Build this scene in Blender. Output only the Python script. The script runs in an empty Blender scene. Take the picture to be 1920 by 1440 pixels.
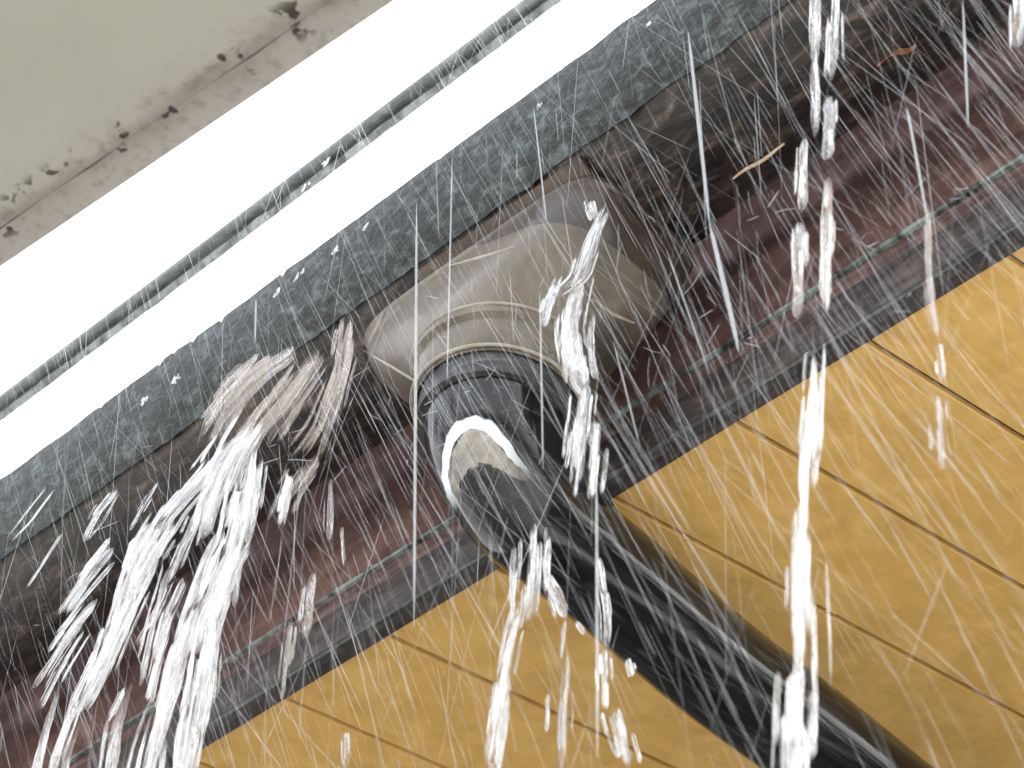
import bpy, bmesh, math, random
from mathutils import Vector, Matrix, noise
from mathutils.bvhtree import BVHTree
random.seed(7)
S = bpy.context.scene
# ------------------------------------------------------------ camera
# world: X along the eave, Y towards the house wall, Z up; the camera looks steeply up at the eave
F = 5500.0
XA = Vector((0.70157623, -0.46179701, -0.54271016))
YA = Vector((0.70486763, 0.56157733, 0.43335035))
ZA = Vector((0.10465383, -0.68656713, 0.71949507))
right = Vector((XA[0], YA[0], ZA[0])); down = Vector((XA[1], YA[1], ZA[1])); fwd = Vector((XA[2], YA[2], ZA[2]))
cd = bpy.data.cameras.new('camera'); cam = bpy.data.objects.new('camera', cd)
S.collection.objects.link(cam); S.camera = cam
m3 = Matrix((right, -down, -fwd)).transposed()
cam.matrix_world = m3.to_4x4()
cd.sensor_width = 36; cd.lens = 36*F/1920
cd.clip_start = 0.05; cd.clip_end = 500
cd.dof.use_dof = True; cd.dof.focus_distance = 2.02; cd.dof.aperture_fstop = 19.0
# ------------------------------------------------------------ world, sun, exposure
W = bpy.data.worlds.new('World'); S.world = W; W.use_nodes = True
nt = W.node_tree; nt.nodes.clear()
so = nt.nodes.new('ShaderNodeOutputWorld'); bg = nt.nodes.new('ShaderNodeBackground')
sk = nt.nodes.new('ShaderNodeTexSky'); sk.sky_type = 'NISHITA'; sk.sun_disc = False
SE, SR = math.radians(50), math.radians(25)
sk.sun_elevation = SE; sk.sun_rotation = SR
sk.air_density = 1.0; sk.dust_density = 6.0; sk.ozone_density = 1.0
hs = nt.nodes.new('ShaderNodeHueSaturation'); hs.inputs['Saturation'].default_value = 0.18   # overcast: nearly colourless cloud
nt.links.new(sk.outputs[0], hs.inputs['Color']); nt.links.new(hs.outputs[0], bg.inputs[0]); nt.links.new(bg.outputs[0], so.inputs[0])
bg.inputs[1].default_value = 0.15
ld = bpy.data.lights.new('sun', 'SUN'); ld.energy = 0.8; ld.angle = math.radians(14); ld.color = (1, .97, .93)
sun = bpy.data.objects.new('sun', ld); S.collection.objects.link(sun)
sd = Vector((math.sin(SR)*math.cos(SE), math.cos(SR)*math.cos(SE), math.sin(SE)))
sun.rotation_euler = sd.to_track_quat('Z', 'Y').to_euler()
S.view_settings.view_transform = 'Standard'; S.view_settings.look = 'None'
S.view_settings.exposure = 2.55; S.view_settings.gamma = 1
S.render.resolution_x = 1024; S.render.resolution_y = 768
S.render.engine = 'CYCLES'
S.cycles.transparent_max_bounces = 40; S.cycles.max_bounces = 12

# ------------------------------------------------------------ helpers
def ray(px, py):
    c = Vector((px-960, py-720, F)).normalized()
    return Vector((XA.dot(c), YA.dot(c), ZA.dot(c)))
def aty(px, py, y):
    r = ray(px, py); return r*(y/r.y)
def atz(px, py, z):
    r = ray(px, py); return r*(z/r.z)

def link(o, parent=None):
    S.collection.objects.link(o)
    if parent: o.parent = parent
    return o
def obj(name, bm, mat, parent=None, smooth=True, angle=40):
    me = bpy.data.meshes.new(name)
    bmesh.ops.recalc_face_normals(bm, faces=bm.faces)
    if smooth:
        for f in bm.faces: f.smooth = True
        for e in bm.edges:
            if len(e.link_faces) == 2 and e.calc_face_angle(0) > math.radians(angle): e.smooth = False
    bm.to_mesh(me); bm.free(); me.materials.append(mat)
    return link(bpy.data.objects.new(name, me), parent)
def tag(o, label, cat, group=None):
    o['label'] = label; o['category'] = cat
    if group: o['group'] = group
    return o
def struct(o, kind='structure'):
    o['kind'] = kind; return o
def thing(name, label, cat, loc=(0, 0, 0), group=None):
    o = bpy.data.objects.new(name, None); o.location = loc; o.empty_display_size = .05
    S.collection.objects.link(o); return tag(o, label, cat, group)
def box(bm, x0, x1, y0, y1, z0, z1, bev=0, segx=1):
    vs = []
    for i in range(segx+1):
        x = x0+(x1-x0)*i/segx
        vs.append([bm.verts.new((x, y, z)) for y, z in ((y0, z0), (y1, z0), (y1, z1), (y0, z1))])
    for i in range(segx):
        for k in range(4):
            bm.faces.new((vs[i][k], vs[i][(k+1) % 4], vs[i+1][(k+1) % 4], vs[i+1][k]))
    bm.faces.new(vs[0]); bm.faces.new(vs[-1])
    if bev: bmesh.ops.bevel(bm, geom=list(bm.edges), offset=bev, segments=2, affect='EDGES')
def extrude_profile(bm, prof, xs, wob=None, closed=False):
    """sweep a (y,z) profile along x; wob(x,i)->(dy,dz)"""
    rows = []
    for x in xs:
        row = []
        for i, (y, z) in enumerate(prof):
            dy, dz = wob(x, i) if wob else (0, 0)
            row.append(bm.verts.new((x, y+dy, z+dz)))
        rows.append(row)
    n = len(prof)
    for a, b in zip(rows, rows[1:]):
        for i in range(n if closed else n-1):
            bm.faces.new((a[i], a[(i+1) % n], b[(i+1) % n], b[i]))
    return rows
def frange(a, b, n): return [a+(b-a)*i/n for i in range(n+1)]
def frame(t, ref=Vector((0, 0, 1))):
    t = t.normalized()
    if abs(t.dot(ref)) > .95: ref = Vector((1, 0, 0))
    u = t.cross(ref).normalized(); v = u.cross(t).normalized()
    return u, v
def tube(bm, pts, rads, sides=24, caps=True, squash=1.0, ref=Vector((0, 0, 1)), uv=None, u0=0):
    fl = bm.loops.layers.uv.get('fade') if uv else None; TL = sum((b-a).length for a, b in zip(pts, pts[1:])) or 1
    rings = []; u = None
    L = 0
    for i, p in enumerate(pts):
        t = (pts[min(i+1, len(pts)-1)]-pts[max(i-1, 0)]).normalized()
        if u is None: u, v = frame(t, ref)
        else:
            u = (u-t*u.dot(t)).normalized(); v = u.cross(t).normalized()
        r = rads[i] if hasattr(rads, '__len__') else rads
        if i: L += (p-pts[i-1]).length
        rings.append(([bm.verts.new(p+u*math.cos(2*math.pi*k/sides)*r+v*math.sin(2*math.pi*k/sides)*r*squash) for k in range(sides)], L))
    for (a, la), (b, lb) in zip(rings, rings[1:]):
        for k in range(sides):
            f = bm.faces.new((a[k], a[(k+1) % sides], b[(k+1) % sides], b[k]))
            if uv:
                for lp, (uu, vv) in zip(f.loops, ((k, la), (k+1, la), (k+1, lb), (k, lb))):
                    lp[uv].uv = (u0+uu/sides, vv)
                    if fl: lp[fl].uv = (min(1, vv/TL), 0)
    if caps:
        bm.faces.new(rings[0][0]); bm.faces.new(rings[-1][0])
    return rings

# ------------------------------------------------------------ materials
def nodes(name):
    m = bpy.data.materials.new(name); m.use_nodes = True
    t = m.node_tree; t.nodes.clear()
    out = t.nodes.new('ShaderNodeOutputMaterial')
    return m, t, out
def N(t, kind, **kw):
    n = t.nodes.new(kind)
    for k, v in kw.items():
        if k.startswith('_'): setattr(n, k[1:], v)
        else: n.inputs[k.replace('__', ' ')].default_value = v
    return n
def ramp(t, fac, stops):
    r = t.nodes.new('ShaderNodeValToRGB')
    el = r.color_ramp.elements
    while len(el) < len(stops): el.new(.5)
    for e, (p, c) in zip(el, stops):
        e.position = p; e.color = (*c, 1) if len(c) == 3 else c
    t.links.new(fac, r.inputs[0]); return r
def coords(t, scale=(1, 1, 1), kind='Object', rot=(0, 0, 0)):
    tc = t.nodes.new('ShaderNodeTexCoord'); mp = t.nodes.new('ShaderNodeMapping')
    mp.inputs['Scale'].default_value = scale; mp.inputs['Rotation'].default_value = rot
    t.links.new(tc.outputs[kind], mp.inputs[0]); return mp.outputs[0]
def mottled(name, stops, scale=30, stretch=(1, 1, 1), rough=(.25, .5), bump=.15, detail=8, dist=.6, spec=.5, bscale=3, metallic=0, coat=0):
    m, t, out = nodes(name)
    p = N(t, 'ShaderNodeBsdfPrincipled'); p.inputs['Metallic'].default_value = metallic
    p.inputs['Specular IOR Level'].default_value = spec
    p.inputs['Coat Weight'].default_value = coat; p.inputs['Coat Roughness'].default_value = .08
    co = coords(t, stretch)
    n1 = N(t, 'ShaderNodeTexNoise', Scale=scale, Detail=detail, Roughness=.65, Distortion=dist)
    t.links.new(co, n1.inputs['Vector'])
    r = ramp(t, n1.outputs[0], stops); t.links.new(r.outputs[0], p.inputs['Base Color'])
    n2 = N(t, 'ShaderNodeTexNoise', Scale=scale*bscale, Detail=6, Roughness=.6)
    t.links.new(co, n2.inputs['Vector'])
    mr = N(t, 'ShaderNodeMapRange'); mr.inputs[3].default_value = rough[0]; mr.inputs[4].default_value = rough[1]
    t.links.new(n2.outputs[0], mr.inputs[0]); t.links.new(mr.outputs[0], p.inputs['Roughness'])
    b = N(t, 'ShaderNodeBump', Strength=bump, Distance=.004)
    t.links.new(n2.outputs[0], b.inputs['Height']); t.links.new(b.outputs[0], p.inputs['Normal'])
    t.links.new(p.outputs[0], out.inputs[0]); return m

M = {}
M['gutter'] = mottled('gutter_brown', [(.3, (.004, .003, .003)), (.47, (.016, .012, .011)), (.58, (.05, .037, .031)), (.70, (.13, .105, .09))], 26, (1, 3, 3), (.18, .5), .35)
M['lip'] = mottled('lip_grey_green', [(.38, (.001, .0015, .002)), (.46, (.008, .011, .013)), (.54, (.026, .036, .039)), (.66, (.085, .112, .117))], 75, (1, 1.6, 1.6), (.25, .5), .6, coat=0)
M['fascia'] = mottled('fascia_red_brown', [(.3, (.07, .040, .038)), (.5, (.15, .085, .08)), (.7, (.26, .16, .15))], 14, (1, 2, 2), (.4, .7), .2)
M['trim'] = mottled('trim_dark', [(.3, (.012, .010, .010)), (.5, (.042, .031, .030)), (.7, (.095, .074, .070))], 22, (1, 3, 3), (.4, .7), .3)
M['trimred'] = mottled('trim_red', [(.3, (.03, .017, .016)), (.5, (.10, .058, .054)), (.7, (.20, .13, .115))], 24, (1, 3, 3), (.35, .7), .3)
M['flash'] = mottled('flashing_green', [(.42, (.03, .035, .035)), (.58, (.26, .31, .29))], 22, (1, 1, 1), (.25, .45), .1)
M['rail'] = mottled('rail_grey', [(.3, (.03, .035, .04)), (.5, (.07, .08, .09)), (.7, (.17, .19, .2))], 40, (1, 2, 2), (.12, .35), .25, coat=.4)
M['pipe'] = mottled('pipe_black', [(.35, (.005, .005, .006)), (.54, (.012, .012, .013)), (.62, (.035, .035, .038)), (.75, (.08, .08, .085))], 16, (9, .7, 9), (.02, .07), .03, coat=0, bscale=2)
M['pipe'].node_tree.nodes['Principled BSDF'].inputs['Specular IOR Level'].default_value = .42
M['elbow'] = M['pipe']
M['collar'] = mottled('collar_grey', [(.3, (.012, .012, .013)), (.6, (.04, .042, .045)), (.75, (.12, .12, .12))], 30, (1, 1, 4), (.3, .5), .25)
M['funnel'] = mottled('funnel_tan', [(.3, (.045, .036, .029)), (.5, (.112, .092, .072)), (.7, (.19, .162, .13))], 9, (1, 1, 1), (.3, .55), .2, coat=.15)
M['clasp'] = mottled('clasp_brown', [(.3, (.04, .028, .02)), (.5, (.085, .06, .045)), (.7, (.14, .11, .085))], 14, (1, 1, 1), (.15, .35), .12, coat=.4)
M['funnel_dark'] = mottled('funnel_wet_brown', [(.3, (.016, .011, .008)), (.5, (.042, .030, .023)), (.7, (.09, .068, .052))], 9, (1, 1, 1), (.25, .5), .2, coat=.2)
M['rib'] = mottled('rib_pale', [(.3, (.20, .175, .14)), (.7, (.36, .33, .28))], 30, rough=(.3, .5))
M['bead_grey'] = mottled('bead_grey', [(.35, (.02, .02, .02)), (.6, (.06, .06, .058))], 40, (1, 1, 1), (.3, .5))
M['rail_pale'] = mottled('rail_pale', [(.4, (.08, .09, .09)), (.6, (.26, .29, .29))], 60, rough=(.3, .5))
M['roof'] = mottled('roof_metal', [(.3, (.05, .05, .05)), (.7, (.12, .11, .10))], 12)
M['wall'] = mottled('wall_timber', [(.3, (.018, .014, .012)), (.7, (.05, .04, .032))], 6, (1, 1, .2), rough=(.5, .8))
M['ground'] = mottled('ground_concrete', [(.3, (.30, .29, .27)), (.7, (.42, .41, .39))], 2, rough=(.4, .8))
M['leaf'] = mottled('leaf_orange', [(.3, (.20, .07, .03)), (.7, (.45, .2, .09))], 90, rough=(.3, .5))
M['straw'] = mottled('straw', [(.3, (.35, .25, .16)), (.7, (.55, .42, .30))], 60, rough=(.4, .6))
M['zinc'] = mottled('bracket_zinc', [(.3, (.10, .095, .09)), (.7, (.30, .29, .27))], 30, rough=(.3, .5))

def soffit_mat():
    m, t, out = nodes('soffit_boards')
    p = N(t, 'ShaderNodeBsdfPrincipled', Roughness=.5)
    co = coords(t, (6, 6, 6)); n1 = N(t, 'ShaderNodeTexNoise', Scale=4, Detail=8, Roughness=.6, Distortion=1.2)
    co2 = coords(t, (60, 9, 9)); n2 = N(t, 'ShaderNodeTexNoise', Scale=1.5, Detail=6, Roughness=.7, Distortion=.5)
    t.links.new(co, n1.inputs[0]); t.links.new(co2, n2.inputs[0])
    r1 = ramp(t, n1.outputs[0], [(.32, (.60, .37, .105)), (.5, (.67, .42, .13)), (.68, (.74, .48, .16))])
    r2 = ramp(t, n2.outputs[0], [(.3, (.84, .82, .78)), (.6, (1, 1, 1))])
    mx = N(t, 'ShaderNodeMix', _data_type='RGBA', _blend_type='MULTIPLY'); mx.inputs[0].default_value = .8
    t.links.new(r1.outputs[0], mx.inputs[6]); t.links.new(r2.outputs[0], mx.inputs[7])
    t.links.new(mx.outputs[2], p.inputs['Base Color'])
    b = N(t, 'ShaderNodeBump', Strength=.15, Distance=.003); t.links.new(n2.outputs[0], b.inputs['Height']); t.links.new(b.outputs[0], p.inputs['Normal'])
    t.links.new(p.outputs[0], out.inputs[0]); return m
M['soffit'] = soffit_mat()

def canopy_mat(name, inn, d0):
    """grey-beige paint; grime and peeling collected along the free edge (distance measured from the edge)"""
    m, t, out = nodes(name)
    p = N(t, 'ShaderNodeBsdfPrincipled', Roughness=.6)
    co = coords(t, (1, 1, 1))
    dp = N(t, 'ShaderNodeVectorMath', _operation='DOT_PRODUCT'); t.links.new(co, dp.inputs[0]); dp.inputs[1].default_value = inn
    def math_(op, a, b):
        n = N(t, 'ShaderNodeMath', _operation=op)
        for i, v in enumerate((a, b)):
            if isinstance(v, (int, float)): n.inputs[i].default_value = v
            else: t.links.new(v, n.inputs[i])
        return n.outputs[0]
    d = math_('SUBTRACT', dp.outputs['Value'], d0)
    def nz(sc, det=5, ro=.6):
        n = N(t, 'ShaderNodeTexNoise', Scale=sc, Detail=det, Roughness=ro); t.links.new(co, n.inputs[0]); return n.outputs[0]
    e = math_('ADD', d, math_('MULTIPLY', math_('SUBTRACT', nz(30, 6), .5), .035))
    base = ramp(t, nz(7), [(.3, (.285, .285, .24)), (.7, (.325, .32, .275))])
    band = ramp(t, e, [(.002, (.29, .275, .255)), (.014, (.26, .245, .225)), (.022, (.17, .155, .14)), (.030, (.27, .26, .225)), (.04, (.29, .285, .245))])
    mk = ramp(t, e, [(.018, (1, 1, 1)), (.045, (0, 0, 0))])
    mx = N(t, 'ShaderNodeMix', _data_type='RGBA'); t.links.new(mk.outputs[0], mx.inputs[0]); t.links.new(base.outputs[0], mx.inputs[6]); t.links.new(band.outputs[0], mx.inputs[7])
    spot = ramp(t, nz(55, 3), [(.60, (1, 1, 1)), (.64, (.10, .08, .09))])
    zone = ramp(t, d, [(.008, (0, 0, 0)), (.014, (1, 1, 1)), (.030, (1, 1, 1)), (.036, (0, 0, 0))])
    m2 = N(t, 'ShaderNodeMix', _data_type='RGBA', _blend_type='MULTIPLY')
    t.links.new(zone.outputs[0], m2.inputs[0]); t.links.new(mx.outputs[2], m2.inputs[6]); t.links.new(spot.outputs[0], m2.inputs[7])
    fine = ramp(t, nz(120, 4), [(.35, (.75, .72, .7)), (.5, (1, 1, 1))])
    m3_ = N(t, 'ShaderNodeMix', _data_type='RGBA', _blend_type='MULTIPLY')
    t.links.new(mk.outputs[0], m3_.inputs[0]); t.links.new(m2.outputs[2], m3_.inputs[6]); t.links.new(fine.outputs[0], m3_.inputs[7])
    t.links.new(m3_.outputs[2], p.inputs['Base Color']); t.links.new(p.outputs[0], out.inputs[0]); return m

def water_mat(name, lo, hi, foam=(.97, .98, .99), su=6, sv=34, alo=.28, ahi=.95):
    """streaked aerated water: clear where the noise is low, white froth where it is high"""
    m, t, out = nodes(name)
    tc = t.nodes.new('ShaderNodeTexCoord'); mp = t.nodes.new('ShaderNodeMapping')
    mp.inputs['Scale'].default_value = (su, sv, 1); t.links.new(tc.outputs['UV'], mp.inputs[0])
    n = N(t, 'ShaderNodeTexNoise', Scale=1, Detail=6, Roughness=.65, Distortion=.5); t.links.new(mp.outputs[0], n.inputs[0])
    r = ramp(t, n.outputs[0], [(lo, (0, 0, 0)), (hi, (1, 1, 1))])
    gl = N(t, 'ShaderNodeBsdfPrincipled', Roughness=.04, IOR=1.33); gl.inputs['Transmission Weight'].default_value = 1
    gl.inputs['Base Color'].default_value = (.97, .98, 1, 1)
    b = N(t, 'ShaderNodeBump', Strength=.25, Distance=.002); t.links.new(n.outputs[0], b.inputs['Height']); t.links.new(b.outputs[0], gl.inputs['Normal'])
    tr = N(t, 'ShaderNodeBsdfTransparent'); m0 = N(t, 'ShaderNodeMixShader'); m0.inputs[0].default_value = .5
    t.links.new(gl.outputs[0], m0.inputs[1]); t.links.new(tr.outputs[0], m0.inputs[2])
    df = N(t, 'ShaderNodeBsdfPrincipled', Roughness=.12, IOR=1.5); df.inputs['Base Color'].default_value = (*foam, 1)
    t.links.new(b.outputs[0], df.inputs['Normal'])
    tl = N(t, 'ShaderNodeBsdfTranslucent'); tl.inputs[0].default_value = (*foam, 1)
    m1 = N(t, 'ShaderNodeMixShader'); m1.inputs[0].default_value = .5
    t.links.new(df.outputs[0], m1.inputs[1]); t.links.new(tl.outputs[0], m1.inputs[2])
    m2 = N(t, 'ShaderNodeMixShader'); t.links.new(r.outputs[0], m2.inputs[0])
    t.links.new(m0.outputs[0], m2.inputs[1]); t.links.new(m1.outputs[0], m2.inputs[2])
    uv2 = N(t, 'ShaderNodeUVMap', _uv_map='fade'); sx = t.nodes.new('ShaderNodeSeparateXYZ'); t.links.new(uv2.outputs[0], sx.inputs[0])
    fr = ramp(t, sx.outputs[0], [(0, (0, 0, 0)), (.14, (1, 1, 1)), (.80, (1, 1, 1)), (1, (.05, .05, .05))])
    mp2 = t.nodes.new('ShaderNodeMapping'); mp2.inputs['Scale'].default_value = (4, 14, 1); t.links.new(tc.outputs['UV'], mp2.inputs[0])
    n2 = N(t, 'ShaderNodeTexNoise', Scale=1, Detail=3); t.links.new(mp2.outputs[0], n2.inputs[0])
    ar = ramp(t, n2.outputs[0], [(.36, (alo, alo, alo)), (.58, (ahi, ahi, ahi))])
    mu = N(t, 'ShaderNodeMath', _operation='MULTIPLY'); t.links.new(fr.outputs[0], mu.inputs[0]); t.links.new(ar.outputs[0], mu.inputs[1])
    tt = N(t, 'ShaderNodeBsdfTransparent'); m4 = N(t, 'ShaderNodeMixShader'); t.links.new(mu.outputs[0], m4.inputs[0])
    t.links.new(tt.outputs[0], m4.inputs[1]); t.links.new(m2.outputs[0], m4.inputs[2])
    t.links.new(m4.outputs[0], out.inputs[0]); return m
M['white_water'] = water_mat('white_water', .46, .55)
M['water'] = water_mat('water', .50, .61)
M['clear_water'] = water_mat('clear_water', .52, .80)
M['brown_water'] = water_mat('brown_water', .40, .72, (.66, .58, .50), alo=.15, ahi=.75)

def rain_mat():
    m, t, out = nodes('rain')
    df = N(t, 'ShaderNodeBsdfDiffuse'); df.inputs[0].default_value = (.85, .9, .95, 1)
    tl = N(t, 'ShaderNodeBsdfTranslucent'); tl.inputs[0].default_value = (.85, .9, .95, 1)
    tr = N(t, 'ShaderNodeBsdfTransparent')
    a = N(t, 'ShaderNodeMixShader'); a.inputs[0].default_value = .5
    t.links.new(df.outputs[0], a.inputs[1]); t.links.new(tl.outputs[0], a.inputs[2])
    b = N(t, 'ShaderNodeMixShader'); b.inputs[0].default_value = .30
    t.links.new(tr.outputs[0], b.inputs[1]); t.links.new(a.outputs[0], b.inputs[2])
    t.links.new(b.outputs[0], out.inputs[0]); return m
M['rain'] = rain_mat()

# ------------------------------------------------------------ ground and house
X0, X1 = -5.0, -.26
GZ = -1.6
bm = bmesh.new(); box(bm, -60, 60, -60, 60, GZ-.2, GZ); struct(obj('ground', bm, M['ground'], smooth=False))
WY = 1.95
def soff(y): return 1.469+.23*(y-1)
house = thing('house', 'house with yellow board soffit and red brown fascia seen from below', 'house', (-1, WY, GZ))
def hobj(name, bm, mat, parent=house, **k):
    o = obj(name, bm, mat, parent, **k)
    if parent is house: o.location = -Vector(house.location)
    return o
# soffit: tongue-and-groove boards running towards the wall
bm = bmesh.new()
sp = .1195; x = -.775-sp*34
while x < X1:
    g = .0023; d = .004
    xa, xb = x+g+random.uniform(-.0003, .0003), x+sp-g
    dz = random.uniform(-.0002, .0002)
    prof = [(xa-.0002, .0055), (xa, .0004), (xa+.0005, 0), (xb-.0005, 0), (xb, .0004), (xb+.0002, .0055)]
    ys = frange(1.0, WY, 6)
    rows = [[bm.verts.new((px, y, soff(y)+pz+dz)) for px, pz in prof] for y in ys]
    for a, b in zip(rows, rows[1:]):
        for i in range(len(prof)-1): bm.faces.new((a[i], a[i+1], b[i+1], b[i]))
    x += sp
hobj('soffit', bm, M['soffit'], smooth=False)
bm = bmesh.new()
vs = [bm.verts.new(p) for p in ((X0, 1.003, soff(1.003)+.006), (X1, 1.003, soff(1.003)+.006), (X1, WY, soff(WY)+.006), (X0, WY, soff(WY)+.006))]
bm.faces.new(vs); hobj('soffit_backing', bm, M['wall'])
bm = bmesh.new(); box(bm, X0, X1, WY, WY+.2, GZ, soff(WY)+.1); hobj('wall', bm, M['wall'], smooth=False)
# fascia
xs = frange(X0, X1, 220)
def wob(amp, fr=6, seed=0):
    return lambda x, i: (noise.noise((x*fr, i*.7, seed))*amp, noise.noise((x*fr, i*.7+9, seed))*amp)
bm = bmesh.new(); extrude_profile(bm, [(1.02, 1.77), (1.012, 1.70), (1.010, 1.565), (1.012, 1.50)], xs, wob(.002, 5))
fas = hobj('fascia', bm, M['fascia'])
bm = bmesh.new(); extrude_profile(bm, [(1.010, 1.546), (1.006, 1.545), (1.005, 1.537), (1.0, 1.535), (.999, 1.519), (1.002, 1.516)], xs, wob(.001, 8, 3))
hobj('fascia_ledge', bm, M['trimred'])
bm = bmesh.new(); extrude_profile(bm, [(1.006, 1.516), (.996, 1.514), (.995, 1.474), (.998, 1.467), (1.010, 1.467)], xs, wob(.0008, 8, 5))
hobj('trim_board', bm, M['trim'])
bm = bmesh.new(); extrude_profile(bm, [(1.0105, 1.5560), (1.0068, 1.5558), (1.0062, 1.5543), (1.0068, 1.5530), (1.0105, 1.5525)], xs, wob(.0011, 5, 8))
hobj('drip_edge', bm, M['flash'])
bm = bmesh.new(); extrude_profile(bm, [(1.0, 1.4705), (.9925, 1.470), (.992, 1.4672), (.9935, 1.4655), (1.0, 1.4655)], xs, wob(.0006, 9, 6))
hobj('edge_bead', bm, M['bead_grey'])
# roof over it
bm = bmesh.new()
prof = [(.868, 1.752), (.868, 1.738), (1.03, 1.775), (2.3, 2.07), (2.3, 2.12), (1.03, 1.82)]
rows = extrude_profile(bm, prof, [X0, X1], closed=True); bm.faces.new(rows[0]); bm.faces.new(rows[-1])
hobj('roof', bm, M['roof'], smooth=False)

# ------------------------------------------------------------ gutter
GY, GZc, GR = .892, 1.670, .080
gut = thing('gutter', 'brown half round gutter with grey green lip hanging along the eave', 'gutter', (-1.13, GY, GZc-GR))
def gobj(name, bm, mat, **k):
    o = obj(name, bm, mat, gut, **k); o.location = -Vector(gut.location); return o
xs = frange(X0, X1, 420)
outer = [(GY-GR*math.cos(a), GZc-GR*math.sin(a)) for a in [math.pi*i/22 for i in range(23)]]
inner = [(GY-(GR-.004)*math.cos(a), GZc-(GR-.004)*math.sin(a)) for a in [math.pi*i/22 for i in range(22, -1, -1)]]
bm = bmesh.new()
extrude_profile(bm, outer+inner, xs, wob(.0016, 7, 1), closed=True)
gobj('trough', bm, M['gutter'])
# grey-green front lip: wraps the front of the trough
bm = bmesh.new()
po = [(GY-(GR+.0035)*math.cos(a), GZc-(GR+.0035)*math.sin(a)) for a in [math.radians(d) for d in range(0, 50, 7)]]
pi_ = [(GY-(GR+.0005)*math.cos(a), GZc-(GR+.0005)*math.sin(a)) for a in [math.radians(d) for d in range(49, -1, -7)]]
n_ = len(po)
def lipwob(x, i):
    k = i if i < n_ else 2*n_-1-i
    base = noise.noise((x*9, k*.5, 4))*.0012
    edge = 1 if k >= n_-2 else 0
    top = 1 if k == 0 else 0
    return (base, base+edge*(noise.noise((x*22, 2, 2))*.003+noise.noise((x*70, 2, 2))*.002)+top*(noise.noise((x*30, 5, 2))*.003-max(0, noise.noise((x*120, 5, 2))-.3)*.014))
extrude_profile(bm, po+pi_, frange(X0, X1, 1400), lipwob, closed=True)
gobj('lip', bm, M['lip'])
# strap brackets
for bx in (-1.95, -.36, -2.9):
    bm = bmesh.new()
    pr = [(GY-(GR+.006)*math.cos(a), GZc-(GR+.006)*math.sin(a)) for a in [math.pi*i/18 for i in range(19)]]
    pr2 = [(GY-(GR+.0025)*math.cos(a), GZc-(GR+.0025)*math.sin(a)) for a in [math.pi*i/18 for i in range(18, -1, -1)]]
    rows = extrude_profile(bm, pr+pr2, [bx-.014, bx+.014], closed=True)
    box(bm, bx-.012, bx+.012, GY+GR+.004, 1.008, GZc-.006, GZc+.002)
    gobj('bracket', bm, M['zinc'])

# ------------------------------------------------------------ outlet funnel
AX, AY = -1.132, .895
fun = thing('outlet_funnel', 'wet tan plastic funnel clasping the gutter bottom above the black pipe', 'gutter outlet', (AX, AY, 1.47))
def fobj(name, bm, mat, **k):
    o = obj(name, bm, mat, fun, **k); o.location = -Vector(fun.location); return o
def sring(bm, a, b, z, e, n=72, sag=0, oy=0, ox=0, gut_fit=0):
    row = []
    for k in range(n):
        th = 2*math.pi*k/n; c, s = math.cos(th), math.sin(th)
        x = a*math.copysign(abs(c)**(2/e), c); y = b*math.copysign(abs(s)**(2/e), s)
        zz = z - sag*(abs(c)**3)
        if gut_fit:
            dy = min(abs(y+oy+AY-GY), gut_fit*.999)
            zz = GZc-math.sqrt(gut_fit**2-dy**2)+z
        row.append(bm.verts.new((AX+x+ox, AY+y+oy, zz)))
    return row
def bridge(bm, rows):
    for A, B in zip(rows, rows[1:]):
        n = len(A)
        for k in range(n): bm.faces.new((A[k], A[(k+1) % n], B[(k+1) % n], B[k]))
bm = bmesh.new()
rows = [sring(bm, .125, .056, 0, 6, oy=.012, gut_fit=.0855),
        sring(bm, .127, .057, -.004, 6, oy=.012, gut_fit=.0855),
        sring(bm, .125, .060, 1.594, 6, oy=.010), sring(bm, .1275, .0625, 1.592, 6, oy=.010), sring(bm, .1275, .0625, 1.588, 6, oy=.010), sring(bm, .125, .0605, 1.586, 6, oy=.010), sring(bm, .125, .062, 1.574, 5, oy=.010),
        sring(bm, .121, .0635, 1.562, 4.0, oy=.009), sring(bm, .112, .064, 1.549, 3.4, oy=.007, ox=.003), sring(bm, .099, .064, 1.538, 2.9, oy=.005, ox=.004),
        sring(bm, .084, .064, 1.526, 2.4, oy=.003, ox=.003), sring(bm, .071, .0635, 1.513, 2.1, oy=.001), sring(bm, .066, .0635, 1.506, 2),
        sring(bm, .0665, .0665, 1.504, 2), sring(bm, .066, .066, 1.498, 2), sring(bm, .062, .062, 1.496, 2),
        sring(bm, .061, .061, 1.470, 2), sring(bm, .058, .058, 1.466, 2), sring(bm, .056, .056, 1.470, 2), sring(bm, .055, .055, 1.51, 2)]
bridge(bm, rows)
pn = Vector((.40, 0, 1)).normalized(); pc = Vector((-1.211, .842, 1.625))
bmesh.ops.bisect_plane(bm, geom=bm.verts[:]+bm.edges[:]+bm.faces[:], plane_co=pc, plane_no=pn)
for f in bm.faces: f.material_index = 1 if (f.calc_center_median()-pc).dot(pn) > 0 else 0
hb = BVHTree.FromBMesh(bm)
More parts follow.
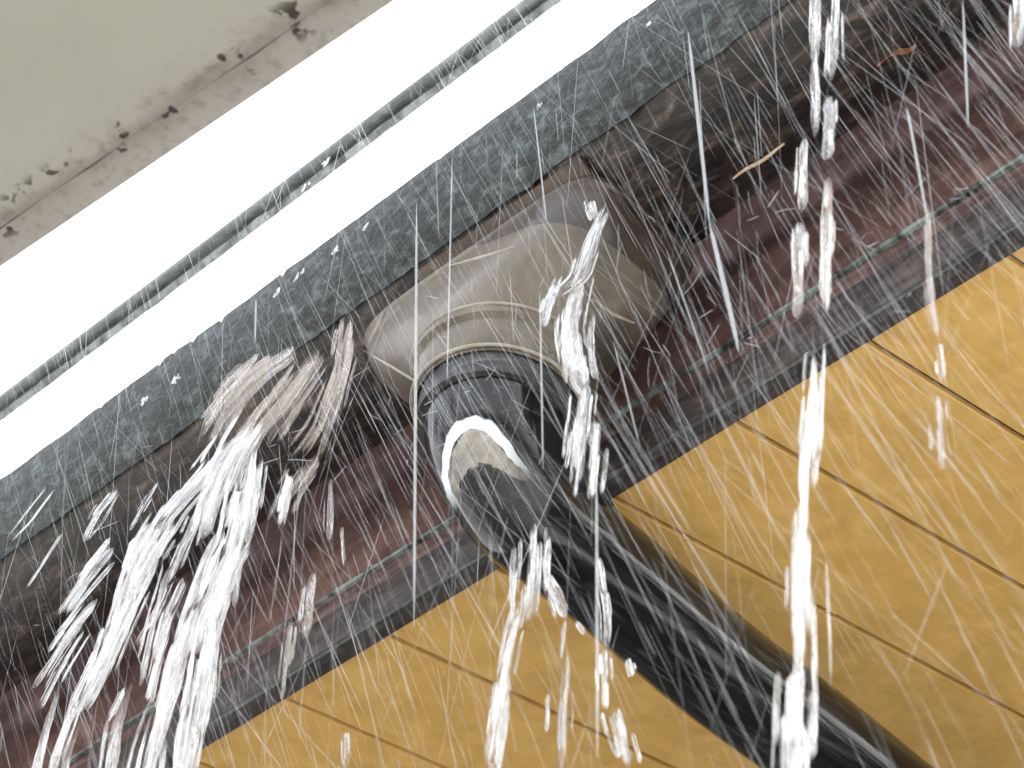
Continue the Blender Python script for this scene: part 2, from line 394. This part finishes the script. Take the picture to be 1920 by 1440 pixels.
for poly in ([(742, 512), (790, 508), (850, 497), (920, 478), (982, 458)], [(742, 512), (730, 555), (712, 605), (688, 652)], [(700, 668), (740, 690), (780, 715), (805, 738)],
             [(1150, 708), (1200, 680), (1235, 640), (1246, 600)], [(1110, 560), (1150, 590), (1200, 610)]):
    rb = bmesh.new(); P_ = []
    for a_, b_ in zip(poly, poly[1:]):
        for k in range(5):
            h = hb.ray_cast(Vector((0, 0, 0)), ray(a_[0]+(b_[0]-a_[0])*k/5, a_[1]+(b_[1]-a_[1])*k/5))
            if h[0]: P_.append(h[0])
    if len(P_) > 4:
        tube(rb, P_, [.0004+.0011*math.sin(math.pi*(k+.5)/len(P_)) for k in range(len(P_))], 10)
        fobj('moulded_rib', rb, M['rib'])
rb = bmesh.new()
tube(rb, [Vector((AX+.0665*math.cos(t_), AY+.0665*math.sin(t_), 1.505)) for t_ in [2*math.pi*k/64 for k in range(65)]], .0012, 8, caps=False); fobj('socket_rim', rb, M['rib'])
rb = bmesh.new()
tube(rb, [Vector((AX+.0615*math.cos(t_), AY+.0615*math.sin(t_), 1.468)) for t_ in [2*math.pi*k/64 for k in range(65)]], .0014, 8, caps=False); fobj('socket_rim', rb, M['rib'])
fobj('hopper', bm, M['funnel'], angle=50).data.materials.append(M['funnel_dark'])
# upper clasp that hugs the trough front
bm = bmesh.new()
arc = [math.radians(d) for d in range(52, 161, 6)]
p1 = [(GY-(GR+.006)*math.cos(a), GZc-(GR+.006)*math.sin(a)) for a in arc]; p2 = [(GY-(GR+.0022)*math.cos(a), GZc-(GR+.0022)*math.sin(a)) for a in reversed(arc)]
rows = extrude_profile(bm, p1+p2, frange(AX-.05, AX+.118, 20), wob(.0006, 20), closed=True)
fobj('clasp', bm, M['clasp'])

# ------------------------------------------------------------ downpipe
pipe = thing('downpipe', 'glossy wet black drainpipe with elbow running back under the soffit', 'drainpipe', (AX, AY, 1.40))
def pobj(name, bm, mat, **k):
    o = obj(name, bm, mat, pipe, **k); o.location = -Vector(pipe.location); return o
PZ = 1.398; BR = .058; ex = AX
bm = bmesh.new()
pts = [Vector((ex, AY, z)) for z in (1.50, 1.485, 1.47, 1.462)]
c = Vector((ex, AY+BR, PZ+BR))
for i in range(1, 17):
    a = math.pi/2*i/16
    pts.append(Vector((ex, c.y-BR*math.cos(a), c.z-BR*math.sin(a))))
rad = [.054, .054, .054, .0525]+[.0505-.009*i/16 for i in range(16)]
pts += [Vector((ex, c.y+.03, PZ)), ]
rad += [.0412]
tube(bm, pts, rad, 64, caps=False, ref=Vector((1, 0, 0))); pobj('elbow', bm, M['elbow'])
bm = bmesh.new()
tube(bm, [Vector((ex, AY, z)) for z in (1.489, 1.487, 1.4625, 1.461, 1.449, 1.448)], [.0535, .0560, .0560, .0548, .0548, .0470], 64, caps=False, ref=Vector((1, 0, 0))); pobj('collar', bm, M['collar'])
bm = bmesh.new()
pp = [Vector((ex-.007*min(1, (i+1)/6)+.001*math.sin(i), y, PZ+.0)) for i, y in enumerate(frange(c.y+.01, WY-.12, 24))]
q = pp[-1].copy()
for i in range(1, 11):
    a = math.pi/2*i/10; pp.append(Vector((q.x, q.y+.07*math.sin(a), q.z-.07*(1-math.cos(a)))))
pp.append(Vector((pp[-1].x, pp[-1].y, GZ+.02)))
tube(bm, pp, .0402, 64, caps=False, ref=Vector((1, 0, 0))); pobj('pipe', bm, M['pipe'])

# reflection painted on as a pale crescent and beige patch on the outside of the elbow
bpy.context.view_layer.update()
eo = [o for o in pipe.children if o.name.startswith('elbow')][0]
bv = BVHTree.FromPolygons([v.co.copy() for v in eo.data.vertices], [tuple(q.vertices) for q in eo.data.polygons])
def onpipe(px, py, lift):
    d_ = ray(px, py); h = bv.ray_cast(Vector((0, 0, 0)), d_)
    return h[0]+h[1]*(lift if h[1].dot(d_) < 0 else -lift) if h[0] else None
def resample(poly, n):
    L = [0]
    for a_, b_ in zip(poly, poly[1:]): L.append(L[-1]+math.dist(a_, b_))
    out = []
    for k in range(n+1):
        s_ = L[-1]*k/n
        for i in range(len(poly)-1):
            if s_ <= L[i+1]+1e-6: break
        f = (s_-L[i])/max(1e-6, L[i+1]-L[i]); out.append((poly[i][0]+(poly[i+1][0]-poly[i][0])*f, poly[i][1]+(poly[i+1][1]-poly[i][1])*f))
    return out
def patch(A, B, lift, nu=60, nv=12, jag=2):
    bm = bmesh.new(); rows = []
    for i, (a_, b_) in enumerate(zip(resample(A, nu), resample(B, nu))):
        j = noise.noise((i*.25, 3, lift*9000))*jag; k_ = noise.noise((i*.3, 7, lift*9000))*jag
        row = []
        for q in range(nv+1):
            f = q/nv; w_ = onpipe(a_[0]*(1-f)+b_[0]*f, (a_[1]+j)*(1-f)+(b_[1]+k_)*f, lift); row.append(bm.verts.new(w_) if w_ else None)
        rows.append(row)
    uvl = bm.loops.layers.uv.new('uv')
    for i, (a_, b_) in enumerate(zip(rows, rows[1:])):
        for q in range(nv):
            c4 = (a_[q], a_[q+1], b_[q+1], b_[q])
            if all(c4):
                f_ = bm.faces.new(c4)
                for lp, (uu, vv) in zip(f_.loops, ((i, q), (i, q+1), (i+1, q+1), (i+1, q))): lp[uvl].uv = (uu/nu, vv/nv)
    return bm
M['glare'] = mottled('glare_beige', [(.34, (.03, .03, .028)), (.44, (.17, .16, .14)), (.6, (.30, .28, .25)), (.75, (.42, .41, .38))], 38, rough=(.3, .5), spec=.3)
M['glare_white'] = mottled('glare_white', [(.3, (.55, .66, .72)), (.6, (.82, .88, .92))], 30, rough=(.3, .5))
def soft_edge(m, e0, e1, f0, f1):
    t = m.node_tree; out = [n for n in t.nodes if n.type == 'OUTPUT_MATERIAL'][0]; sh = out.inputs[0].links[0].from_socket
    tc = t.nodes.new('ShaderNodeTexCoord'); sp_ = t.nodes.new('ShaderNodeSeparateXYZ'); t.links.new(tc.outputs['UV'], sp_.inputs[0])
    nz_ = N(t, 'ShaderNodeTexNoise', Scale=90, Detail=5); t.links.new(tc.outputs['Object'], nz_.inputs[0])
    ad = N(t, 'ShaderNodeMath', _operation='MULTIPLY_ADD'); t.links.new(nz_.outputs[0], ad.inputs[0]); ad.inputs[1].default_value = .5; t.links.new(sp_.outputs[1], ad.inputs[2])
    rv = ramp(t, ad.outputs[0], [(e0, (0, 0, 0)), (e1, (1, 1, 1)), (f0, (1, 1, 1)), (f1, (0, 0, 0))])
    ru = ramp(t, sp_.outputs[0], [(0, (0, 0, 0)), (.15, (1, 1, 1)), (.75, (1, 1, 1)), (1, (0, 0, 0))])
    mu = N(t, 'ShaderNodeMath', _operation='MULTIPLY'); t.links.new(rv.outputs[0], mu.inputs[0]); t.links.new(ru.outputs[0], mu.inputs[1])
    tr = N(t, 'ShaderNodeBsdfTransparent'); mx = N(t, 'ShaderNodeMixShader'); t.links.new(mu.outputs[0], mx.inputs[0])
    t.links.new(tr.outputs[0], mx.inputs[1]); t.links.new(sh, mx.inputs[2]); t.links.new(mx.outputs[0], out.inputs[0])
soft_edge(M['glare_white'], .22, .36, .95, 1.25); soft_edge(M['glare'], .0, .05, .95, 1.2)
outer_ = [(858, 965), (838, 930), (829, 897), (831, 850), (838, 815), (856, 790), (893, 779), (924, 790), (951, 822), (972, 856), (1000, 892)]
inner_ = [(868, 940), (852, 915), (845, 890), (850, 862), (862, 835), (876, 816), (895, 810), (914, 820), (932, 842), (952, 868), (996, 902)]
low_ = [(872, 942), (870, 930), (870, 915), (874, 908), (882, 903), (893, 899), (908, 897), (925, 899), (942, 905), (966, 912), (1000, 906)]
pobj('glare', patch([(x_+(893-x_)*-.12, y_+(880-y_)*-.12) for x_, y_ in inner_], low_, .0005), M['glare'])
pobj('glare_rim', patch(outer_, inner_, .0007), M['glare_white'])

# ------------------------------------------------------------ rail
rail = thing('metal_rail', 'thin grey metal rail crossing the white sky beside the gutter', 'rail', (-1, .80, 1.772))
bm = bmesh.new()
pts = [Vector((x, .80+noise.noise((x*1.2, 0, 0))*.002, 1.772+noise.noise((x*1.2, 5, 0))*.002)) for x in frange(X0, X1, 120)]
tube(bm, pts, .0068, 20, ref=Vector((0, 1, 0)))
o = obj('bar', bm, M['rail'], rail); o.location = -Vector(rail.location)
bm = bmesh.new()
def rp(x, i): return (noise.noise((x*40, i, 3))*.0012, noise.noise((x*40, i+3, 3))*.0012)
extrude_profile(bm, [(.8066, 1.7665), (.8095, 1.7645), (.8065, 1.7595), (.8025, 1.763), (.8022, 1.7650)], frange(X0, X1, 900), rp, closed=True)
o = obj('rail_flange', bm, M['rail_pale'], rail); o.location = -Vector(rail.location)
for bx in (X0+.3, -2.7, X1-.02):
    bm = bmesh.new()
    tube(bm, [Vector((bx, .805, 1.772)), Vector((bx, .90, 1.78)), Vector((bx, .975, 1.81))], .005, 10)
    o = obj('rail_strut', bm, M['rail'], rail); o.location = -Vector(rail.location)

# ------------------------------------------------------------ canopy over the camera
cz = 1.2
cl, cr = atz(0, 500, cz), atz(740, 0, cz)
dirx = (cr-cl).normalized(); 
can = thing('canopy', 'grey beige canopy underside with grimy edge at the top left', 'canopy', (cl.x, cl.y, cz))
def cobj(name, bm, mat, **k):
    o = obj(name, bm, mat, can, **k); o.location = -Vector(can.location); return o
inn = Vector((dirx.y, -dirx.x, 0)); inn = inn if inn.y < 0 else -inn
M['canopy'] = canopy_mat('canopy_paint', inn, inn.dot(cl))
bm = bmesh.new()
def slab(bm, off0, off1, z0, z1, amp=0, n=260):
    rows = []
    for i in range(n+1):
        s = -3+5.2*i/n
        p = cl+dirx*s
        w = noise.noise((s*25, 1, 1))*amp+noise.noise((s*90, 1, 4))*amp*.4
        a = p+inn*(off0); b = p+inn*(off1+w)
        rows.append([bm.verts.new((a.x, a.y, z0)), bm.verts.new((b.x, b.y, z0+w*.4)), bm.verts.new((b.x, b.y, z1)), bm.verts.new((a.x, a.y, z1))])
    bridge(bm, rows); bm.faces.new(rows[0]); bm.faces.new(rows[-1])
slab(bm, .0192, 1.9, cz+.0008, cz+.03); cobj('panel', bm, M['canopy'], smooth=False)
bm = bmesh.new(); slab(bm, 0, .019, cz, cz+.034, .0022); cobj('edge_strip', bm, M['canopy'])

bm = bmesh.new()  # unseen boards, added so the pipe does not mirror the bright ground
for k in range(16):
    box(bm, 1.80, 1.818, 1.60+k*.125, 1.60+k*.125+.12, GZ, 1.12+.004*math.sin(k*2.1))
blk = thing('blocker', 'added unseen dark board fence, blacks out ground reflections in the pipe', 'blocker', (1.8, 1.5, GZ))
o = obj('blocker_boards', bm, M['wall'], blk, smooth=False); o.location = -Vector(blk.location)
for yy in (1.62, 2.6, 3.5):
    bm = bmesh.new(); box(bm, 1.82, 1.89, yy, yy+.07, GZ, 1.16); o = obj('blocker_post', bm, M['wall'], blk, smooth=False); o.location = -Vector(blk.location)

# ------------------------------------------------------------ litter
tro = [o for o in gut.children if o.name.startswith('trough')][0]
tb = BVHTree.FromPolygons([v.co.copy() for v in tro.data.vertices], [tuple(q.vertices) for q in tro.data.polygons])
def ongut(px, py, lift=.0015):
    d_ = ray(px, py); h = tb.ray_cast(Vector((0, 0, 0)), d_)
    return (h[0] if h[0] else aty(px, py, 1.0))-d_*lift
p = ongut(1690, 108, .004)
bm = bmesh.new()
import_pts = []
n = 14
for i in range(n):
    t_ = i/(n-1); w = .007*math.sin(math.pi*t_)**.7+.0003
    a = p+Vector((.012*(t_*2-1)*1.4, -.004, .006*math.sin(t_*5)))
    import_pts.append((bm.verts.new(a+Vector((0, -.3*w, -w))), bm.verts.new(a+Vector((0, -.002, 0))), bm.verts.new(a+Vector((0, .3*w, w*.8)))))
for a, b in zip(import_pts, import_pts[1:]):
    for k in (0, 1): bm.faces.new((a[k], a[k+1], b[k+1], b[k]))
bmesh.ops.solidify(bm, geom=bm.faces[:], thickness=.0006)
tag(obj('dead_leaf', bm, M['leaf']), 'small orange brown dead leaf stuck to the gutter underside at upper right', 'leaf')
bm = bmesh.new()
a, b = ongut(1375, 335, .006), ongut(1470, 272, .006)
tube(bm, [a.lerp(b, k/8)+Vector((0, 0, .0015*math.sin(k))) for k in range(9)], [.0008+.0006*math.sin(k/8*3.1) for k in range(9)], 8)
tag(obj('straw', bm, M['straw']), 'pale straw stalk stuck to the dark gutter underside', 'straw')

# ------------------------------------------------------------ water
rnd = random.Random(11)
def strand(bm, uv, path, w, y, flat=.45, broken=.0, rough=.3, tip=.25, mi=0):
    """one rope of water: path is a list of 3d points, w its width in metres"""
    # resample
    seg = []; tot = 0
    for a, b in zip(path, path[1:]): seg.append((tot, a, b)); tot += (b-a).length
    n = max(6, int(tot/.0045)); pts = []; rads = []
    s0 = rnd.random()*100
    for i in range(n+1):
        s = tot*i/n
        for (t0, a, b) in seg:
            L = (b-a).length
            if s <= t0+L+1e-9: break
        p = a.lerp(b, min(1, (s-t0)/max(L, 1e-6)))
        f = i/n
        env = min(1, f/tip)**.5*min(1, (1-f)/tip)**.5
        k = 1+noise.noise((s0, s*28, 0))*rough*1.1+noise.noise((s0, s*90, 5))*rough*.5
        if broken: k *= max(.12, min(1, .75+1.6*noise.noise((s0+50, s*16, 1))+ (1-broken)*.3))
        rads.append(max(.0002, w*.5*env*k))
        p = p+Vector((noise.noise((s0+9, s*30, 2)), noise.noise((s0+3, s*30, 2))*.5, 0))*w*.18
        pts.append(p)
    nf = len(bm.faces)
    tube(bm, pts, rads, 8, squash=flat, ref=Vector((0, 1, 0)), uv=uv, u0=rnd.random()*50)
    if mi:
        bm.faces.ensure_lookup_table()
        for f in bm.faces[nf:]: f.material_index = mi
PXM = .000403   # metres per photo pixel at the water's distance
def stream(name, label, strokes, mat, y, group=None, cat='falling water', parts=None):
    """strokes: (pixel polyline, width px, fibres, y offset)"""
    bm = bmesh.new(); bm.loops.layers.uv.new('uv'); bm.loops.layers.uv.new('fade'); uv = bm.loops.layers.uv['uv']
    for st in strokes:
        poly, w, fib = st[0], st[1], st[2]
        dy = st[3] if len(st) > 3 else 0
        P = [aty(px, py, y+dy) for px, py in poly]
        W = w*PXM
        if fib <= 1: strand(bm, uv, P, W, y); continue
        strand(bm, uv, P, W*(.8 if fib < 5 else .5), y, tip=.12, rough=.4)
        for k in range(int(fib*(1.5 if mat != 'clear_water' else .7))):
            a0 = rnd.uniform(0, .55); a1 = min(1, a0+rnd.uniform(.25, .7))
            off = Vector((rnd.uniform(-.55, .55)*W, rnd.uniform(-.5, .3)*W, rnd.uniform(-.3, .3)*W))
            Q = []
            def at(t_):
                tot = sum((b-a).length for a, b in zip(P, P[1:])); s = t_*tot
                for a, b in zip(P, P[1:]):
                    L = (b-a).length
                    if s <= L: return a.lerp(b, s/L)
                    s -= L
                return P[-1]
            Q = [at(a0+(a1-a0)*j/6)+off for j in range(7)]
            strand(bm, uv, Q, W*rnd.uniform(.08, .36), y, rough=.4, tip=.14, mi=rnd.random() < .4)
    o = obj(name, bm, M[mat]); o.data.materials.append(M['white_water' if mat != 'brown_water' else 'brown_water']); tag(o, label, cat, group); return o

G = 'threads of water falling past the eave'
# right-hand falling column
stream('water_stream', 'left of the two broken water strands falling at the upper right', [
    ([(1527, -60), (1528, 120), (1530, 262)], 22, 3), ([(1508, 255), (1503, 400)], 19, 2), ([(1495, 415), (1496, 600)], 24, 3)], 'water', .74, G)
stream('water_stream', 'right of the two broken water strands falling at the upper right', [
    ([(1570, -60), (1560, 150)], 24, 3), ([(1552, 178), (1553, 300)], 22, 2), ([(1552, 330), (1549, 580)], 24, 4), ([(1579, 20), (1582, 120)], 5, 1)], 'water', .735, G)
stream('water_stream', 'long lower column of water crossing the lower end of the black pipe', [
    ([(1528, 672), (1522, 780), (1508, 880), (1508, 950)], 32, 6), ([(1506, 920), (1500, 1040), (1498, 1260)], 32, 6), ([(1494, 1240), (1489, 1500)], 44, 9), ([(1489, 1470), (1453, 2250)], 42, 8),
    ([(1529, 665), (1506, 960), (1494, 1440)], 16, 3), ([(1545, 640), (1538, 860)], 7, 1), ([(1549, 1040), (1559, 1290)], 4, 1), ([(1524, 1100), (1530, 1370)], 8, 1)], 'white_water', .745, G)
stream('water_stream', 'white water chunk cut off at the top right corner', [([(1907, -90), (1909, 92)], 26, 3), ([(1925, -90), (1926, 60)], 18, 2)], 'water', .73, G)
stream('water_stream', 'faint thin trickle falling over the boards at the far right', [
    ([(1738, 388), (1742, 520), (1757, 640)], 15, 4), ([(1760, 640), (1768, 720)], 12, 3), ([(1755, 735), (1768, 880)], 22, 5)], 'clear_water', .76, G)
stream('water_stream', 'stream pouring in front of the black pipe just below its elbow', [
    ([(1003, 978), (998, 1080), (990, 1170)], 46, 8), ([(1022, 1078), (1042, 1110), (1060, 1160)], 22, 3), ([(975, 1120), (945, 1260), (918, 1460)], 38, 8), ([(920, 1430), (808, 2250)], 38, 7), ([(1080, 1165), (1098, 1190)], 10, 1)], 'water', .80, G)
stream('water_stream', 'pale trickle leaving the lower edge of the black pipe', [
    ([(1120, 1040), (1138, 1150), (1140, 1220)], 16, 4), ([(1132, 1215), (1136, 1330)], 26, 5), ([(1150, 1330), (1165, 1380), (1182, 1440)], 32, 6), ([(1175, 1235), (1185, 1270)], 18, 3)], 'water', .82, G)
stream('water_stream', 'faint straight trickle between the two streams below the pipe', [
    ([(1058, 1160), (1052, 1240)], 14, 3), ([(1060, 1220), (1050, 1480)], 32, 6), ([(1050, 1460), (957, 2250)], 30, 5)], 'clear_water', .82, G)
stream('water_stream', 'short white splash rising at the bottom edge over the yellow boards', [
    ([(640, 1405), (640, 1500), (494, 2250)], 30, 5), ([(648, 1370), (650, 1440)], 16, 2)], 'water', .80, G)
stream('water_stream', 'thin faded trickle crossing the fascia right of the white torrent', [
    ([(620, 895), (618, 1015)], 17, 3), ([(640, 985), (645, 1060)], 10, 2), ([(588, 1070), (572, 1200)], 26, 4), ([(545, 1160), (528, 1315)], 24, 5)], 'clear_water', .80, G)
stream('water_stream', 'milky ragged water running down over the tan funnel', [
    ([(1142, 388), (1112, 450), (1090, 520), (1040, 560)], 34, 8), ([(1050, 520), (1030, 570), (1018, 612)], 38, 6),
    ([(1092, 520), (1072, 620), (1080, 700), (1108, 740)], 52, 10), ([(1105, 380), (1112, 410)], 24, 3),
    ([(1098, 720), (1090, 800), (1082, 880)], 42, 8), ([(1122, 790), (1112, 880), (1105, 940)], 30, 6)], 'water', .785, G)
# the torrent: overflow from the gutter thrown outwards, many thick ropes
T = [([(660, 590), (650, 680), (630, 760), (600, 860)], 34, 6), ([(560, 660), (500, 700), (440, 760), (400, 830)], 74, 12), ([(600, 650), (540, 740), (480, 820), (450, 880)], 70, 12), ([(480, 690), (430, 740), (380, 800)], 46, 8), ([(655, 600), (640, 700), (600, 800), (560, 850)], 40, 7),
     ([(610, 690), (560, 760), (520, 830)], 34, 5), ([(600, 850), (570, 890), (540, 930), (520, 980)], 44, 6)]
stream('overflow_sheet', 'brownish sheet of water spilling off the gutter left of the funnel', T, 'brown_water', .775, None, 'overflow')
T = [([(475, 790), (430, 860), (400, 930), (380, 1010)], 74, 13), ([(440, 820), (380, 900), (320, 970), (290, 1020)], 50, 8),
     ([(475, 850), (460, 960), (440, 1050), (400, 1130)], 56, 10), ([(460, 990), (420, 1060), (385, 1160), (365, 1230)], 70, 12),
     ([(310, 960), (260, 1040), (230, 1130), (205, 1230)], 60, 11), ([(235, 1120), (200, 1230), (150, 1340)], 50, 9),
     ([(430, 1090), (400, 1180), (385, 1280), (368, 1350)], 46, 9), ([(545, 890), (525, 985)], 34, 6), ([(330, 980), (290, 1050), (250, 1120)], 50, 9),
     ([(300, 1040), (235, 1180), (190, 1290)], 30, 7), ([(350, 1150), (320, 1260), (290, 1400)], 54, 9), ([(160, 1180), (110, 1260), (75, 1330)], 26, 5), ([(395, 1200), (375, 1320), (350, 1470)], 46, 9), ([(470, 900), (445, 990)], 40, 8)]
stream('water_torrent', 'thick white torrent of overflow gushing down at the left', T, 'white_water', .755, None, 'torrent')
G2 = 'separate ropes of water thrown left of the torrent'
K = [('thin twin white slivers of water highest at the far left', [([(104, 915), (60, 975), (18, 1018)], 8, 1), ([(88, 912), (50, 960), (12, 1010)], 6, 1)], 'white_water', .77),
     ('broad short water rope just below the gutter lip at left', [([(222, 915), (185, 960), (155, 1018)], 24, 4), ([(225, 920), (195, 975), (158, 1020)], 9, 1)], 'water', .77),
     ('slim slanting water sliver left of the white torrent top', [([(298, 900), (268, 950), (240, 1000)], 13, 2)], 'water', .77),
     ('slim water sliver below the twin slivers at far left', [([(120, 995), (85, 1050), (48, 1104)], 11, 2)], 'white_water', .765),
     ('long thick water rope sloping to the lower left', [([(215, 1025), (160, 1090), (120, 1150)], 48, 7), ([(185, 1120), (120, 1200), (60, 1295)], 38, 6), ([(218, 1050), (150, 1130), (100, 1200)], 14, 2)], 'white_water', .755),
     ('dark edged rope between the two thick water masses', [([(375, 950), (345, 1020), (315, 1095)], 24, 4), ([(315, 1095), (285, 1160), (255, 1210)], 14, 3)], 'water', .76),
     ('water rope under the torrent, left of its brightest tail', [([(318, 1060), (290, 1160), (262, 1290)], 26, 5), ([(345, 1080), (310, 1160), (290, 1240)], 22, 4)], 'water', .75),
     ('bright tail of water reaching the bottom edge beside the boards', [([(360, 1180), (330, 1290), (290, 1400), (270, 1500), (76, 2250)], 48, 9), ([(372, 1260), (345, 1370), (335, 1500), (149, 2250)], 54, 9)], 'white_water', .75),
     ('leftmost water column at the bottom edge', [([(112, 1280), (85, 1380), (55, 1500), (-166, 2250)], 46, 7), ([(145, 1300), (115, 1390), (85, 1480)], 30, 4)], 'white_water', .75),
     ('short grey water rope at the bottom, second from the left', [([(155, 1340), (130, 1400), (110, 1500), (-104, 2250)], 40, 6)], 'water', .75),
     ('water rope at the bottom under the slanting long one', [([(250, 1270), (220, 1360), (200, 1500), (-2, 2250)], 50, 8), ([(232, 1290), (205, 1350)], 20, 2)], 'water', .745),
     ('faint grey trickle right of the torrent over the fascia', [([(450, 1020), (440, 1140)], 22, 4), ([(405, 1200), (395, 1330)], 24, 4)], 'clear_water', .77)]
for lab, st, mt, y in K:
    stream('water_rope', lab, st, mt, y, G2)

# water beads on the lip
bead_spots = [(330, 708, 9, 13), (520, 545, 7, 10), (562, 512, 10, 14), (630, 465, 9, 12), (688, 420, 7, 9), (612, 300, 12, 9), (272, 748, 10, 12), (1215, 42, 5, 7), (1012, 195, 5, 7), (575, 345, 8, 7)]
labs = ['white water bead on the gutter lip above the long torrent', 'water bead on the lip, first of the close trio', 'largest water bead hanging over the gutter lip middle', 'water bead on the lip just above the tallest bead gap', 'small water bead on lip, uppermost of the middle beads', 'splash of water clinging to the thin metal rail', 'round water bead lying on the grey green lip at left', 'tiny water bead on lip near the top edge', 'tiny water bead on lip above the funnel right side', 'small smear of water under the rail splash']
M['bead'] = water_mat('bead_water', .3, .5)
for (px, py, rx, rz), lab in zip(bead_spots, labs):
    y = .797 if px in (612, 575) else .8065
    p = aty(px, py, y)
    bm = bmesh.new(); bm.loops.layers.uv.new('uv'); bm.loops.layers.uv.new('fade'); uv = bm.loops.layers.uv['uv']
    for k in range(5):
        o_ = Vector((rnd.uniform(-1, 1)*rx, 0, rnd.uniform(-.4, .9)*rz))*PXM
        q_ = p+o_; ln = rnd.uniform(.8, 2.0)*rz*PXM
        strand(bm, uv, [q_, q_+Vector((rnd.uniform(-.4, .4), 0, -.6))*ln, q_+Vector((rnd.uniform(-.6, .6), 0, -1))*ln], rnd.uniform(.35, .8)*rx*PXM, y, tip=.3, rough=.9)
    tag(obj('water_bead', bm, M['bead']), lab, 'water bead', 'water beads clinging to lip and rail')

# ------------------------------------------------------------ rain
bm = bmesh.new()
def drop(p, d, L, r, bend=0):
    d = d.normalized(); u, v = frame(d)
    rings = []
    for f, k in ((0, .15), (.12, .8), (.5, 1), (.88, .8), (1, .15)):
        c_ = p+d*L*f+u*bend*L*math.sin(f*math.pi)
        rings.append([bm.verts.new(c_+(u*math.cos(a)+v*math.sin(a))*r*k) for a in (0, 2.094, 4.189)])
    for a, b in zip(rings, rings[1:]):
        for k in range(3): bm.faces.new((a[k], a[(k+1) % 3], b[(k+1) % 3], b[k]))
rr = random.Random(5)
def fall(a, b): return Vector((a, b, -1))
for i in range(5200):
    px = rr.uniform(-150, 2070); py = rr.uniform(-350, 1540)
    if i >= 3000:
        px = rr.uniform(-2600, 4200); py = rr.uniform(-2200, 3600)
        if -150 < px < 2070 and -350 < py < 1540: continue
    if py > 1590-.618*px and rr.random() < .6: continue
    if i < 3000 and px > 950 and py > 950 and rr.random() < .35: continue
    y = rr.uniform(.66, .79)
    t_ = rr.random()
    if t_ < .74: d = fall(.33+.16*noise.noise((px*.002, py*.002, 1))+rr.gauss(0, .05), .30+.16*noise.noise((px*.002, py*.002, 9))+rr.gauss(0, .05))
    elif t_ < .86: d = fall(rr.gauss(.08, .05), rr.gauss(.10, .05))
    elif t_ < .95: d = fall(rr.gauss(.60, .12), rr.gauss(.45, .12))
    else: d = fall(rr.gauss(-.12, .12), rr.gauss(.0, .1))
    p = aty(px, py, y)
    L = rr.choice((.03, .05, .08, .12, .16))*rr.uniform(.7, 1.4)
    r = rr.choice((.00006, .00007, .00009, .00012, .00018))*rr.uniform(.8, 1.2)
    drop(p, d, L, r)
# dense fine spray thrown up along the gutter
for i in range(90):
    s = rr.random(); px = 1920*s+rr.gauss(0, 60); py = 950-650*s*1.05+rr.gauss(60, 90)
    y = rr.uniform(.70, .79)
    p = aty(px, py, y)
    d = Vector((rr.gauss(.2, .8), rr.gauss(.1, .5), rr.gauss(-.6, .6)))
    drop(p, d, rr.uniform(.005, .024), rr.uniform(.00013, .00024), rr.gauss(0, .05))
# big pale near streaks
for (x0, y0, x1, y1, w) in [(781, 380, 776, 1175, 9), (848, 290, 838, 720, 5), (1290, 60, 1330, 420, 11), (1330, 420, 1385, 660, 14), (1118, 890, 1120, 1420, 8), (1012, 550, 1018, 880, 5),
                            (1805, 0, 1815, 240, 6), (1000, 200, 1025, 420, 5), (1250, 470, 1330, 700, 4), (1700, 200, 1740, 420, 7), (480, 560, 478, 640, 6), (1150, 640, 1200, 840, 4)]:
    a, b = aty(x0, y0, .72), aty(x1, y1, .72)
    drop(a, b-a, (b-a).length, w*PXM*.3)
struct(obj('rain', bm, M['rain'], smooth=False), 'stuff')
